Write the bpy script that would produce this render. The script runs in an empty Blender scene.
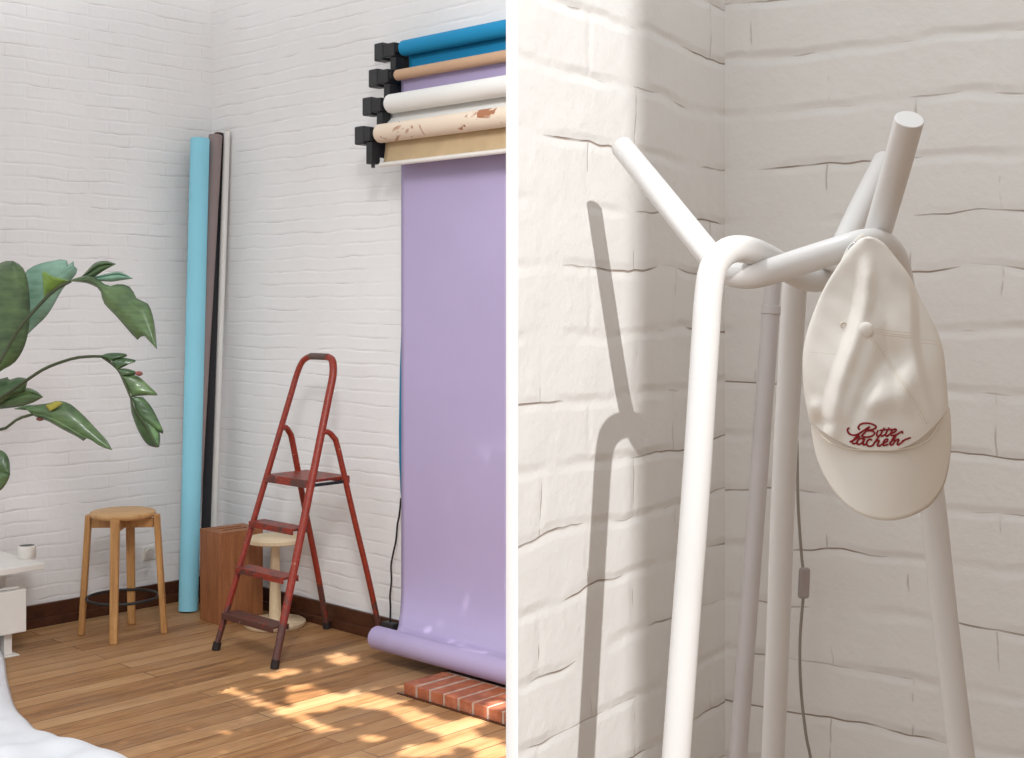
import bpy, bmesh, math, random
import numpy as np
from mathutils import Vector, Matrix
random.seed(7)
SC = bpy.context.scene
COL = SC.collection
F = 1322.0; PX0 = 512.0; PY0 = 305.0; CH = 1.5          # lens in pixels, horizon, camera height

# ------------------------------------------------------------------ helpers
def P(px, py, d):
    return Vector(((px-PX0)/F*d, d, CH+(PY0-py)/F*d))
CX, CY = -1.557, 6.861
E1 = Vector((.725, -.689, 0)); E2 = Vector((-.689, -.725, 0))
def RM(a, b, z=0.0):                                       # studio room: a along right wall, b out from it
    return Vector((CX, CY, 0))+E1*a+E2*b+Vector((0, 0, z))
def a_for(px, b):                                          # place along the right wall seen at column px
    r = (px-PX0)/F
    return (r*(CY+E2.y*b)-CX-E2.x*b)/(E1.x-r*E1.y)

def tag(o, label=None, cat=None, group=None, kind=None):
    if label: o['label'] = label
    if cat: o['category'] = cat
    if group: o['group'] = group
    if kind: o['kind'] = kind
    return o
def link(o, parent=None):
    COL.objects.link(o)
    if parent is not None:
        o.parent = parent
        o.matrix_parent_inverse = Matrix.Translation(-parent.location) if parent.rotation_euler.z == 0 else parent_mat(parent).inverted()
    return o
def parent_mat(p):
    return Matrix.Translation(p.location) @ p.rotation_euler.to_matrix().to_4x4()
def empty(name, loc, label, cat, group=None):
    o = bpy.data.objects.new(name, None); o.location = loc; o.empty_display_size = .1
    COL.objects.link(o); return tag(o, label, cat, group)
class MB:
    """collects shapes in world coordinates, builds one mesh"""
    def __init__(s): s.v = []; s.f = []
    def add(s, vs, fs):
        n = len(s.v); s.v += [tuple(v) for v in vs]; s.f += [tuple(i+n for i in f) for f in fs]; return s
    def box(s, o, ax, ay, az):
        """corner o and three edge vectors"""
        o = Vector(o); ax = Vector(ax); ay = Vector(ay); az = Vector(az)
        vs = [o, o+ax, o+ax+ay, o+ay, o+az, o+ax+az, o+ax+ay+az, o+ay+az]
        fs = [(0,3,2,1), (4,5,6,7), (0,1,5,4), (1,2,6,5), (2,3,7,6), (3,0,4,7)]
        if ax.cross(ay).dot(az) < 0: fs = [tuple(reversed(f)) for f in fs]
        return s.add(vs, fs)
    def cbox(s, c, ax, ay, az):
        c = Vector(c); return s.box(c-Vector(ax)/2-Vector(ay)/2-Vector(az)/2, ax, ay, az)
    def rbox(s, a0, a1, b0, b1, z0, z1):
        return s.box(RM(a0, b0, z0), E1*(a1-a0), E2*(b1-b0), (0, 0, z1-z0))
    def tube(s, pts, r, n=20, caps=True, sx=1.0, up=None):
        pts = [Vector(p) for p in pts]; N = len(pts)
        rr = r if hasattr(r, '__len__') else [r]*N
        T = []
        for i in range(N):
            t = pts[min(i+1, N-1)]-pts[max(i-1, 0)]; T.append(t.normalized())
        u = up or (Vector((0, 0, 1)) if abs(T[0].z) < .9 else Vector((1, 0, 0)))
        U = (u-T[0]*u.dot(T[0])).normalized(); vs = []; fs = []
        for i in range(N):
            if i:
                U = T[i-1].rotation_difference(T[i]) @ U
                U = (U-T[i]*U.dot(T[i])).normalized()
            W = T[i].cross(U)
            for k in range(n):
                a = 2*math.pi*k/n
                vs.append(pts[i]+(U*math.cos(a)*sx+W*math.sin(a))*rr[i])
        for i in range(N-1):
            for k in range(n):
                k2 = (k+1) % n
                fs.append((i*n+k, i*n+k2, (i+1)*n+k2, (i+1)*n+k))
        if caps:
            fs.append(tuple(reversed(range(n)))); fs.append(tuple((N-1)*n+k for k in range(n)))
        return s.add(vs, fs)
    def lathe(s, c, prof, n=40, axis='z'):
        """prof (r,z) from bottom to top around vertical axis at c; closed where r is 0"""
        c = Vector(c); vs = []; fs = []; N = len(prof)
        for (r, z) in prof:
            for k in range(n):
                a = 2*math.pi*k/n; vs.append(c+Vector((r*math.cos(a), r*math.sin(a), z)))
        for i in range(N-1):
            for k in range(n):
                k2 = (k+1) % n; fs.append((i*n+k, i*n+k2, (i+1)*n+k2, (i+1)*n+k))
        fs.append(tuple(reversed(range(n)))); fs.append(tuple((N-1)*n+k for k in range(n)))
        return s.add(vs, fs)
    def grid(s, rows, closed=False):
        n = len(rows[0]); vs = [p for r in rows for p in r]; fs = []
        for i in range(len(rows)-1):
            for k in range(n if closed else n-1):
                k2 = (k+1) % n; fs.append((i*n+k, i*n+k2, (i+1)*n+k2, (i+1)*n+k))
        return s.add(vs, fs)
    def sphere(s, c, r, n=16, m=10, sc=(1, 1, 1)):
        c = Vector(c); rows = []
        for i in range(m+1):
            t = math.pi*i/m
            rows.append([c+Vector((r*sc[0]*math.sin(t)*math.cos(2*math.pi*k/n), r*sc[1]*math.sin(t)*math.sin(2*math.pi*k/n), -r*sc[2]*math.cos(t))) for k in range(n)])
        return s.grid(rows, True)
    def build(s, name, m, parent=None, smooth=False, bevel=0, solid=0, origin=None, seg=2, sub=0):
        me = bpy.data.meshes.new(name)
        if parent is not None: org = parent_mat(parent)
        else:
            xs = np.array(s.v)
            c = Vector(((xs[:,0].min()+xs[:,0].max())/2, (xs[:,1].min()+xs[:,1].max())/2, xs[:,2].min())) if origin is None else Vector(origin)
            org = Matrix.Translation(c)
        inv = org.inverted()
        me.from_pydata([inv @ Vector(v) for v in s.v], [], s.f)
        me.validate(); me.update()
        bm = bmesh.new(); bm.from_mesh(me)
        bmesh.ops.remove_doubles(bm, verts=bm.verts, dist=1e-6)
        bmesh.ops.recalc_face_normals(bm, faces=bm.faces); bm.to_mesh(me); bm.free()
        o = bpy.data.objects.new(name, me); COL.objects.link(o)
        if parent is not None: o.parent = parent
        else: o.matrix_world = org
        me.materials.append(m)
        if smooth:
            me.polygons.foreach_set('use_smooth', [True]*len(me.polygons))
            try: me.set_sharp_from_angle(angle=math.radians(50))
            except Exception: pass
        if sub:
            md = o.modifiers.new('sub', 'SUBSURF'); md.levels = sub; md.render_levels = sub
        if solid:
            md = o.modifiers.new('solid', 'SOLIDIFY'); md.thickness = solid; md.offset = 0
        if bevel:
            md = o.modifiers.new('bevel', 'BEVEL'); md.width = bevel; md.segments = seg; md.limit_method = 'ANGLE'
        return o
def spline(pts, n=8):
    """Catmull-Rom through points"""
    pts = [Vector(p) for p in pts]; out = []
    for i in range(len(pts)-1):
        p0 = pts[max(i-1, 0)]; p1 = pts[i]; p2 = pts[i+1]; p3 = pts[min(i+2, len(pts)-1)]
        if i == 0: p0 = p1*2-p2
        if i+2 > len(pts)-1: p3 = p2*2-p1
        for k in range(n):
            t = k/n
            out.append(.5*((2*p1)+(-p0+p2)*t+(2*p0-5*p1+4*p2-p3)*t*t+(-p0+3*p1-3*p2+p3)*t**3))
    out.append(pts[-1]); return out
def resample(pts, n):
    pts = [Vector(p) for p in pts]; L = [0]
    for i in range(1, len(pts)): L.append(L[-1]+(pts[i]-pts[i-1]).length)
    out = []; j = 0
    for k in range(n):
        d = L[-1]*k/(n-1)
        while j < len(L)-2 and L[j+1] < d: j += 1
        t = (d-L[j])/max(L[j+1]-L[j], 1e-9); out.append(pts[j].lerp(pts[j+1], min(max(t, 0), 1)))
    return out

# ------------------------------------------------------------------ materials
class NT:
    def __init__(s, name):
        s.m = bpy.data.materials.new(name); s.m.use_nodes = True; s.t = s.m.node_tree
        s.b = s.t.nodes['Principled BSDF']; s.co = s.t.nodes.new('ShaderNodeTexCoord')
    def n(s, typ, **kw):
        nd = s.t.nodes.new(typ)
        for k, v in kw.items():
            if k in nd.inputs: nd.inputs[k].default_value = v
            else: setattr(nd, k, v)
        return nd
    def l(s, a, b): s.t.links.new(a, b)
    def noise(s, scale, detail=4, rough=.5, vec=None, dist=0, stretch=None):
        nd = s.n('ShaderNodeTexNoise', Scale=scale, Detail=detail, Roughness=rough, Distortion=dist)
        v = vec or s.co.outputs['Object']
        if stretch:
            mp = s.n('ShaderNodeMapping'); mp.inputs['Scale'].default_value = stretch; s.l(v, mp.inputs[0]); v = mp.outputs[0]
        s.l(v, nd.inputs['Vector']); return nd.outputs['Fac']
    def ramp(s, fac, stops):
        r = s.n('ShaderNodeValToRGB'); e = r.color_ramp.elements
        while len(e) < len(stops): e.new(.5)
        for i, (p, c) in enumerate(stops):
            e[i].position = p; e[i].color = (*c, 1) if len(c) == 3 else c
        s.l(fac, r.inputs[0]); return r.outputs[0]
    def rng(s, fac, a, b, c=0, d=1):
        r = s.n('ShaderNodeMapRange'); s.l(fac, r.inputs[0])
        for i, v in zip((1, 2, 3, 4), (a, b, c, d)): r.inputs[i].default_value = v
        return r.outputs[0]
    def mix(s, fac, a, b, mode='MIX'):
        m = s.n('ShaderNodeMix', data_type='RGBA', blend_type=mode)
        for sock, v in ((m.inputs[0], fac), (m.inputs[6], a), (m.inputs[7], b)):
            if isinstance(v, (float, int)): sock.default_value = v
            elif isinstance(v, tuple): sock.default_value = (*v, 1) if len(v) == 3 else v
            else: s.l(v, sock)
        return m.outputs[2]
    def math(s, op, a, b=0.0):
        m = s.n('ShaderNodeMath', operation=op)
        for i, v in enumerate((a, b)):
            if isinstance(v, (float, int)): m.inputs[i].default_value = v
            else: s.l(v, m.inputs[i])
        return m.outputs[0]
    def bump(s, h, dist=.001, strength=1.0):
        b = s.n('ShaderNodeBump', Strength=strength, Distance=dist); s.l(h, b.inputs['Height'])
        s.l(b.outputs[0], s.b.inputs['Normal']); return b
    def out(s, color=None, rough=.6, metal=0, spec=.5):
        if color is not None:
            if isinstance(color, tuple): s.b.inputs['Base Color'].default_value = (*color, 1)
            else: s.l(color, s.b.inputs['Base Color'])
        if isinstance(rough, (int, float)): s.b.inputs['Roughness'].default_value = rough
        else: s.l(rough, s.b.inputs['Roughness'])
        s.b.inputs['Metallic'].default_value = metal
        s.b.inputs['Specular IOR Level'].default_value = spec
        return s.m
def lin(r, g, b):
    f = lambda c: c/12.92 if c <= .04045 else ((c+.055)/1.055)**2.4
    return (f(r/255), f(g/255), f(b/255))
def plain(name, c, rough=.6, var=.06, scale=20, bump=.0003, metal=0, spec=.4, bscale=None):
    t = NT(name); n = t.noise(scale, 5)
    lo = tuple(x*(1-var) for x in c); hi = tuple(min(x*(1+var), 1) for x in c)
    col = t.ramp(n, [(.3, lo), (.7, hi)])
    if bump: t.bump(t.noise(bscale or scale*4, 3), bump, .6)
    return t.out(col, rough, metal, spec)

def brick_wall(name, tint, course, brick, phase, depth, crack, crackcol, crackw, dstr=1.0, vert=.3):
    """white-painted brick: joints pressed in softly, paint film lumpy, thin open cracks here and there.
       Object X runs along the wall, object Z is height."""
    t = NT(name); mp = t.n('ShaderNodeSeparateXYZ'); t.l(t.co.outputs['Object'], mp.inputs[0])
    cb = t.n('ShaderNodeCombineXYZ'); t.l(mp.outputs[0], cb.inputs[0]); t.l(t.math('ADD', mp.outputs[2], phase), cb.inputs[1]); t.l(t.math('ADD', mp.outputs[0], brick*.31), cb.inputs[0])
    # gentle wobble of the joints
    wn = t.n('ShaderNodeTexNoise', Scale=5.0, Detail=3.0); t.l(t.co.outputs['Object'], wn.inputs['Vector'])
    sub = t.n('ShaderNodeVectorMath', operation='SUBTRACT'); t.l(wn.outputs['Color'], sub.inputs[0]); sub.inputs[1].default_value = (.5, .5, .5)
    sc = t.n('ShaderNodeVectorMath', operation='SCALE'); t.l(sub.outputs[0], sc.inputs[0]); sc.inputs['Scale'].default_value = course*.52
    ad = t.n('ShaderNodeVectorMath', operation='ADD'); t.l(cb.outputs[0], ad.inputs[0]); t.l(sc.outputs[0], ad.inputs[1])
    def br(size, smooth, wide=1):
        b = t.n('ShaderNodeTexBrick', offset=.5); t.l(ad.outputs[0], b.inputs['Vector'])
        for k, v in (('Scale', 1.0), ('Mortar Size', size), ('Mortar Smooth', smooth), ('Brick Width', brick*wide), ('Row Height', course), ('Bias', 0.0)): b.inputs[k].default_value = v
        return b.outputs['Fac']
    soft = t.math('ADD', t.math('MULTIPLY', br(course*.16, 1.0, 1000), 1.0-vert), t.math('MULTIPLY', br(course*.16, 1.0), vert)); thin = t.math('MAXIMUM', br(crackw, .6, 1000), t.math('MULTIPLY', br(crackw, .6), vert*1.3))
    gate = t.rng(t.noise(4.5, 3, .6, stretch=(.7, 1, 2.2)), crack, crack+.07)
    thinm = t.math('MULTIPLY', thin, gate)
    lump = t.noise(9, 5, .55); fine = t.noise(60, 4, .6); sg = t.rng(t.noise(4.5, 3, .6), .38, .64, .05, 1)
    h = t.math('ADD', t.math('MULTIPLY', t.math('MULTIPLY', soft, sg), -1.0), t.math('MULTIPLY', lump, 1.3))
    h = t.math('ADD', h, t.math('MULTIPLY', fine, .26))
    h = t.math('ADD', h, t.math('MULTIPLY', thinm, -.8))
    t.bump(h, depth, dstr)
    base = t.ramp(t.noise(2.2, 5, .6), [(.3, tuple(x*.955 for x in tint)), (.7, tint)])
    base = t.mix(t.math('MULTIPLY', thinm, .85), base, crackcol)
    return t.out(base, .62, 0, .3)

WL = brick_wall('painted_brick', lin(241, 240, 240), .0615, .21, .0, .0034, .52, lin(190, 182, 178), .0012, .6, .34)
WR = brick_wall('painted_brick_close', lin(241, 239, 236), .085, .25, -.016, .0058, .50, lin(158, 136, 120), .0017, .62, .36)
DIV = plain('divider_white', (.97, .97, .97), .9, .0, 20, 0)

def wood(name, stops, sx=(1, 1, 1), scale=3.0, rough=.45, bump=.0004, band=14):
    t = NT(name); n = t.noise(scale, 6, .6, stretch=sx, dist=.6); g = t.noise(scale*band, 4, .6, stretch=sx)
    mixf = t.math('ADD', t.math('MULTIPLY', n, .65), t.math('MULTIPLY', g, .35))
    col = t.ramp(mixf, stops); t.bump(g, bump, .6)
    return t.out(col, rough, 0, .4)
STOOL = wood('oak', [(.3, lin(150, 103, 58)), (.5, lin(186, 138, 84)), (.72, lin(208, 164, 108))], (8, 8, .7), 5, .5)
STOOLTOP = wood('oak_disc', [(.3, lin(172, 128, 82)), (.5, lin(200, 158, 108)), (.72, lin(214, 176, 128))], (1, 9, 1), 5, .5)
BIRCH = wood('birch_ply', [(.3, lin(205, 180, 145)), (.55, lin(226, 205, 172)), (.75, lin(234, 216, 188))], (1, 6, 1), 4, .55)
BOXW = wood('walnut_veneer', [(.28, lin(112, 70, 44)), (.5, lin(150, 96, 60)), (.72, lin(178, 120, 80))], (9, 9, .9), 4, .5)
BASEW = wood('dark_skirting', [(.3, lin(52, 28, 18)), (.6, lin(84, 48, 30)), (.8, lin(100, 60, 38))], (1, 8, 8), 3, .4)

def floor_mat():
    t = NT('plank_floor')
    # planks run along E2; object axes of the floor mesh are aligned with it (X along planks)
    def br(size, w, off):
        b = t.n('ShaderNodeTexBrick', offset=off, offset_frequency=2); t.l(t.co.outputs['Object'], b.inputs['Vector'])
        for k, v in (('Scale', 1.0), ('Mortar Size', size), ('Mortar Smooth', .3), ('Brick Width', w), ('Row Height', .098)): b.inputs[k].default_value = v
        b.inputs['Color1'].default_value = (0, 0, 0, 1); b.inputs['Color2'].default_value = (1, 1, 1, 1); b.inputs['Mortar'].default_value = (.5, .5, .5, 1)
        return b
    b = br(.0022, 1.9, .37)
    sep = t.n('ShaderNodeSeparateColor'); t.l(b.outputs['Color'], sep.inputs[0])
    # per plank offset for grain
    cmb = t.n('ShaderNodeCombineXYZ'); t.l(t.math('MULTIPLY', sep.outputs[0], 37.0), cmb.inputs[2])
    ad = t.n('ShaderNodeVectorMath', operation='ADD'); t.l(t.co.outputs['Object'], ad.inputs[0]); t.l(cmb.outputs[0], ad.inputs[1])
    g1 = t.noise(2.6, 6, .62, vec=ad.outputs[0], stretch=(1.0, 9, 1), dist=.5)
    g2 = t.noise(14, 5, .65, vec=ad.outputs[0], stretch=(.8, 14, 1))
    f = t.math('ADD', t.math('MULTIPLY', g1, .55), t.math('MULTIPLY', g2, .25))
    f = t.math('ADD', f, t.math('MULTIPLY', sep.outputs[0], .20))
    col = t.ramp(f, [(.28, lin(96, 64, 38)), (.40, lin(146, 103, 62)), (.55, lin(170, 129, 87)), (.74, lin(190, 152, 110))])
    wear = t.rng(t.noise(1.7, 4, .6), .48, .68, 0, .45)
    col = t.mix(wear, col, lin(164, 134, 104))
    spots = t.rng(t.noise(26, 2, .5), .73, .77, 0, .6); col = t.mix(spots, col, lin(92, 62, 42))
    gap = t.math('MULTIPLY', b.outputs['Fac'], t.rng(t.noise(2.4, 2), .3, .6, .45, 1))
    col = t.mix(gap, col, lin(80, 50, 30))
    h = t.math('ADD', t.math('MULTIPLY', b.outputs['Fac'], -1.0), t.math('MULTIPLY', g2, .25))
    t.bump(h, .0015, .7)
    return t.out(col, t.rng(g1, .3, .7, .5, .62), 0, .35)
FLOOR = floor_mat()

def worn_red(name, darkbias):
    t = NT(name); n = t.noise(16, 6, .65); n2 = t.noise(90, 4, .6)
    sp = t.n('ShaderNodeSeparateXYZ'); t.l(t.co.outputs['Object'], sp.inputs[0])
    low = t.rng(sp.outputs[2], .02, .30, .36, 0)                 # scuffed bare towards the feet
    low = t.math('ADD', low, darkbias)
    w = t.rng(t.math('ADD', n, low), .60, .70)
    red = t.ramp(n2, [(.3, lin(118, 34, 20)), (.7, lin(156, 52, 30))])
    col = t.mix(w, red, lin(84, 50, 44)); chips = t.rng(t.noise(70, 3, .5), .70, .73); col = t.mix(chips, col, lin(205, 165, 140))
    t.bump(n2, .0006, .5)
    return t.out(col, .42, 0, .5)
RED = worn_red('worn_red_paint', 0.0); REDT = worn_red('worn_red_tread', .115)
BLK = plain('black_metal', (.018, .018, .02), .45, .2, 30, .0002)
BLKP = plain('black_plastic', (.03, .03, .033), .5, .15, 40, .0002)
WHT = plain('white_enamel', lin(226, 222, 216), .35, .02, 8, .0001)
TUBEW = plain('white_powder_coat', lin(222, 220, 218), .36, .015, 12, .0002, bscale=300)
GREYP = plain('grey_lilac_pole', lin(206, 200, 200), .4, .04, 12, .0001)
CHROME = plain('steel', (.55, .55, .56), .25, .05, 20, 0, metal=1.0)
def paper(name, c, rough=.75): return plain(name, c, rough, .025, 3, .0004, bscale=9)
BLUE = paper('light_blue_paper', lin(142, 208, 228)); GREY = paper('taupe_paper', lin(146, 130, 128)); BLACKP = paper('charcoal_paper', lin(40, 40, 44))
WPAP = paper('white_paper', lin(232, 230, 226)); CYAN = paper('cyan_paper', lin(18, 140, 190)); LILAC = paper('lilac_paper', lin(178, 165, 201))
KRAFT = paper('kraft_core', lin(196, 160, 130)); TAN = plain('tan_canvas', lin(190, 166, 130), .8, .12, 8, .0003); COREEND = plain('core_end', lin(205, 180, 150), .8)
def speckle():
    t = NT('stained_paper'); n = t.noise(6.5, 3, .5, dist=1.0); n2 = t.noise(34, 2, .5)
    col = t.mix(t.rng(n, .61, .64), lin(228, 210, 190), lin(166, 112, 80))
    col = t.mix(t.rng(n2, .72, .75), col, lin(150, 96, 66)); t.bump(t.noise(20, 3), .0004, .5)
    return t.out(col, .75, 0, .3)
SPECK = speckle()
CLOTH = plain('white_cotton', lin(222, 224, 228), .85, .02, 6, .0006, bscale=220)
def brickred():
    t = NT('red_brick'); n = t.noise(22, 5, .6); n2 = t.noise(5, 3)
    col = t.ramp(n, [(.3, lin(132, 72, 48)), (.55, lin(166, 98, 70)), (.75, lin(188, 126, 98))])
    col = t.mix(t.rng(n2, .5, .7, 0, .4), col, lin(178, 92, 40)); t.bump(n, .002, .7)
    return t.out(col, .6, 0, .4)
BRICK = brickred(); MORTAR = plain('mortar', lin(178, 154, 138), .9, .25, 30, .002)
def leaf_mat(name, c1, c2):
    t = NT(name); n = t.noise(9, 4); st = t.noise(40, 3, .5, stretch=(.3, 1, 1.6))
    col = t.ramp(t.math('ADD', t.math('MULTIPLY', n, .6), t.math('MULTIPLY', st, .4)), [(.35, c1), (.65, c2)])
    t.bump(st, .002, .5); t.b.inputs['Coat Weight'].default_value = .15
    return t.out(col, .42, 0, .5)
LEAF = leaf_mat('leaf_green', lin(52, 74, 44), lin(92, 118, 72)); LEAFB = leaf_mat('leaf_blue_green', lin(98, 138, 116), lin(140, 176, 156))
LEAFD = leaf_mat('leaf_dark', lin(38, 64, 38), lin(76, 104, 62)); STALK = plain('leaf_stalk', lin(60, 68, 44), .5, .2, 12)
YEL = plain('leaf_yellow', lin(150, 142, 58), .5, .2, 30); LBR = plain('leaf_brown', lin(112, 62, 56), .6, .2, 60)
TERRA = plain('grey_pot', lin(120, 116, 112), .7, .08, 20); SOIL = plain('soil', lin(60, 44, 34), .95, .3, 60, .004)
def cotton(name, c, wr=1.0):
    t = NT(name); n = t.noise(12, 3); tw = t.n('ShaderNodeTexWave', Scale=420.0, Distortion=.6, Detail=1.0, bands_direction='DIAGONAL')
    t.l(t.co.outputs['Object'], tw.inputs['Vector'])
    wrk = t.noise(26, 3, .55, dist=.8)
    h = t.math('ADD', t.math('MULTIPLY', wrk, wr), t.math('MULTIPLY', tw.outputs['Fac'], .05))
    t.bump(h, .0020, .5)
    col = t.ramp(n, [(.3, tuple(x*.96 for x in c)), (.7, c)])
    return t.out(col, .88, 0, .2)
CAP = cotton('cap_cotton', lin(236, 231, 223)); BRIM = cotton('brim_cotton', lin(234, 228, 218), .25)
THREAD = plain('cream_thread', lin(220, 208, 192), .8, .03, 50); REDTH = plain('red_thread', lin(140, 20, 28), .7, .1, 200, .0002)

# ------------------------------------------------------------------ shell
def slab(name, p0, p1, thick, z0, z1, m):
    """wall from p0 to p1 (plan); local X along it, thickness goes to the left-hand side away from the room"""
    p0 = Vector((*p0, 0)); p1 = Vector((*p1, 0)); d = p1-p0; L = d.length; d.normalize()
    me = bpy.data.meshes.new(name); vs = []
    for z in (z0, z1):
        for (x, y) in ((0, 0), (L, 0), (L, thick), (0, thick)): vs.append((x, y, z))
    me.from_pydata(vs, [], [(0,3,2,1), (4,5,6,7), (0,1,5,4), (1,2,6,5), (2,3,7,6), (3,0,4,7)]); me.update()
    o = bpy.data.objects.new(name, me); COL.objects.link(o); o.location = p0
    o.rotation_euler = (0, 0, math.atan2(d.y, d.x)); me.materials.append(m); tag(o, kind='structure'); return o
H = 3.4
cor = RM(0, 0); far = RM(0, 4.2); r_end = RM((-CX-.0075)/.725, 0)
slab('wall_left', (far.x, far.y), (cor.x, cor.y), .2, 0, H, WL)
slab('wall_right', (cor.x, cor.y), (r_end.x, r_end.y), .2, 0, H, WL)
slab('wall_middle', (-.0068, 1.5), (-.0068, 5.5), -.0136, 0, H, DIV)
# close corner on the other side of the divider
W0 = Vector((.0352, 1.65)); WD = Vector((.553, .833)).normalized()
tc = .61; CR = W0+WD*tc                                         # corner
ratio = (725-512)/F
for _ in range(40):
    tc -= ((W0.x+WD.x*tc)/(W0.y+WD.y*tc)-ratio)*2
CR = W0+WD*tc
t0 = (.0072-W0.x)/WD.x; WS = W0+WD*t0
wl = slab('wall_corner_left', (WS.x, WS.y), (CR.x, CR.y), .12, 0, 2.25, WR)
for v in wl.data.vertices:                                     # back side starts flush with the divider
    if v.co.y > .1 and v.co.x < .1: v.co.x = WD.y*.12/WD.x
WR2 = Vector((WD.y, -WD.x)); CE = CR+WR2*1.5
slab('wall_corner_right', (CR.x, CR.y), (CE.x, CE.y), .12, 0, 2.25, WR)
# floor (local X along the planks = E2)
me = bpy.data.meshes.new('floor'); s = 9
me.from_pydata([(-s, -s, -.05), (s, -s, -.05), (s, s, -.05), (-s, s, -.05), (-s, -s, 0), (s, -s, 0), (s, s, 0), (-s, s, 0)], [],
               [(0,3,2,1), (4,5,6,7), (0,1,5,4), (1,2,6,5), (2,3,7,6), (3,0,4,7)])
fl = bpy.data.objects.new('floor', me); COL.objects.link(fl); me.materials.append(FLOOR)
fl.location = (0, 3, 0); fl.rotation_euler = (0, 0, math.atan2(E2.y, E2.x)); tag(fl, kind='structure')
# skirting with its lower step
def skirting(name, rows):
    m = MB()
    for r in rows: m.rbox(*r)
    return tag(m.build(name, BASEW, bevel=.003), kind='structure')
aend = (-CX-.012)/.725
slab('wall_shade', (.80, 1.62), (.80, -.6), .12, 0, 2.2, plain('beige_plaster', lin(190, 174, 158), .8, .05, 4, .002))  # added unseen wall, blocks sky light to shade the stand's right side
skirting('baseboard_right', [(.02, aend, 0, .018, 0, .105), (.02, aend, 0, .032, 0, .042)])
skirting('baseboard_left', [(0, .018, 0, 4.2, 0, .105), (0, .032, 0, 4.2, 0, .042)])

# ------------------------------------------------------------------ oak bar stool
sc_ = Vector((-1.775, 6.03, 0))
st = empty('bar_stool', sc_, 'round oak bar stool with four splayed legs and a black ring footrest', 'stool')
zt = .562
MB().lathe(sc_, [(.120, zt-.030), (.138, zt-.026), (.146, zt-.014), (.144, zt-.004), (.136, zt)], 56).build('seat', STOOLTOP, st, smooth=True)
f0 = Vector((.013, -.18, 0)).normalized(); f1 = Vector((-f0.y, f0.x, 0))
for d in (f0, f1, -f0, -f1):
    side = Vector((-d.y, d.x, 0)); w = .040; t_ = .026
    top = sc_+d*.152+Vector((0, 0, zt-.016)); bot = sc_+d*.186
    vs = []
    for (c, ww) in ((bot, .85), (top, 1.0)):
        vs += [c-side*w/2*ww-d*t_/2, c+side*w/2*ww-d*t_/2, c+side*w/2*ww+d*t_/2, c-side*w/2*ww+d*t_/2]
    MB().add(vs, [(0,3,2,1), (4,5,6,7), (0,1,5,4), (1,2,6,5), (2,3,7,6), (3,0,4,7)]).build('leg', STOOL, st, bevel=.005)
for d in (f0, f1):
    side = Vector((-d.y, d.x, 0))
    MB().cbox(sc_+Vector((0, 0, zt-.055+(.0 if d == f0 else .0002))), d*.276, side*.028, (0, 0, .042)).build('crossbar', STOOL, st, bevel=.003)
ring = [sc_+Vector((.158*math.cos(a), .158*math.sin(a), .168)) for a in [2*math.pi*k/60 for k in range(61)]]
MB().tube(ring, .0068, 12).build('footrest_ring', BLK, st, smooth=True)

# ------------------------------------------------------------------ paper rolls leaning in the corner
def roll(name, bot, top, r, m, label, core=True, rb=None):
    bot = Vector(bot); top = Vector(top); bot.z += 0
    ax = (top-bot).normalized(); tilt = math.sqrt(max(0, 1-ax.z**2)); bot = bot+Vector((0, 0, tilt*r+.001))
    e = empty(name, (bot.x, bot.y, 0), label, 'paper roll', 'paper rolls leaning in the corner')
    n = 44; U = ax.orthogonal().normalized(); V = ax.cross(U); ri = r*.62
    rows = []
    for (p, rr) in ((bot, ri), (bot, r), (bot+ax*.003, r), (top-ax*.003, r), (top, r*.98), (top, ri), (bot, ri)):
        rows.append([p+(U*math.cos(2*math.pi*k/n)+V*math.sin(2*math.pi*k/n))*rr for k in range(n)])
    MB().grid(rows, True).build('paper_wrap', m, e, smooth=True)
    rows = []
    for (p, rr) in ((bot+ax*.001, ri*.8), (bot+ax*.001, ri*.999), (top+ax*.004, ri*.999), (top+ax*.004, ri*.8), (bot+ax*.001, ri*.8)):
        rows.append([p+(U*math.cos(2*math.pi*k/n)+V*math.sin(2*math.pi*k/n))*rr for k in range(n)])
    MB().grid(rows, True).build('cardboard_core', KRAFT, e, smooth=True)
    return e
roll('paper_roll', RM(.245, .300), RM(.145, .167, 2.335), .047, BLUE, 'thick light blue paper roll, frontmost of the rolls leaning in the corner')
roll('paper_roll', RM(.170, .251), RM(.14, .072, 2.362), .0345, GREY, 'taupe grey paper roll leaning behind the light blue roll')
roll('paper_roll', RM(.150, .150), RM(.102, .027, 2.38), .0235, BLACKP, 'slim charcoal black paper roll between the taupe roll and the white roll')
roll('paper_roll', RM(.105, .075), RM(.170, .022, 2.385), .016, WPAP, 'slim white paper roll, rightmost of the rolls leaning in the corner')

# ------------------------------------------------------------------ walnut box with slots
bo = Vector((-1.367, 6.18, 0)); bu = Vector((-.676, .737, 0)); bv = Vector((.737, .676, 0)); bl, bw, bh = .183, .235, .432
bx = empty('wooden_box', bo+bu*bl/2+bv*bw/2, 'tall walnut brown wooden box with slots in its lid, between paper rolls and ladder', 'box')
th = .014
MB().box(bo, bu*bl, bv*th, (0, 0, bh-.016)).build('side_panel', BOXW, bx, bevel=.002)
MB().box(bo+bv*(bw-th), bu*bl, bv*th, (0, 0, bh-.016)).build('side_panel', BOXW, bx, bevel=.002)
MB().box(bo+bv*th, bu*th, bv*(bw-2*th), (0, 0, bh-.016)).build('side_panel', BOXW, bx, bevel=.002)
MB().box(bo+bv*th+bu*(bl-th), bu*th, bv*(bw-2*th), (0, 0, bh-.016)).build('side_panel', BOXW, bx, bevel=.002)
lid = MB(); z0 = bh-.016; zz = (0, 0, .016)
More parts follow.
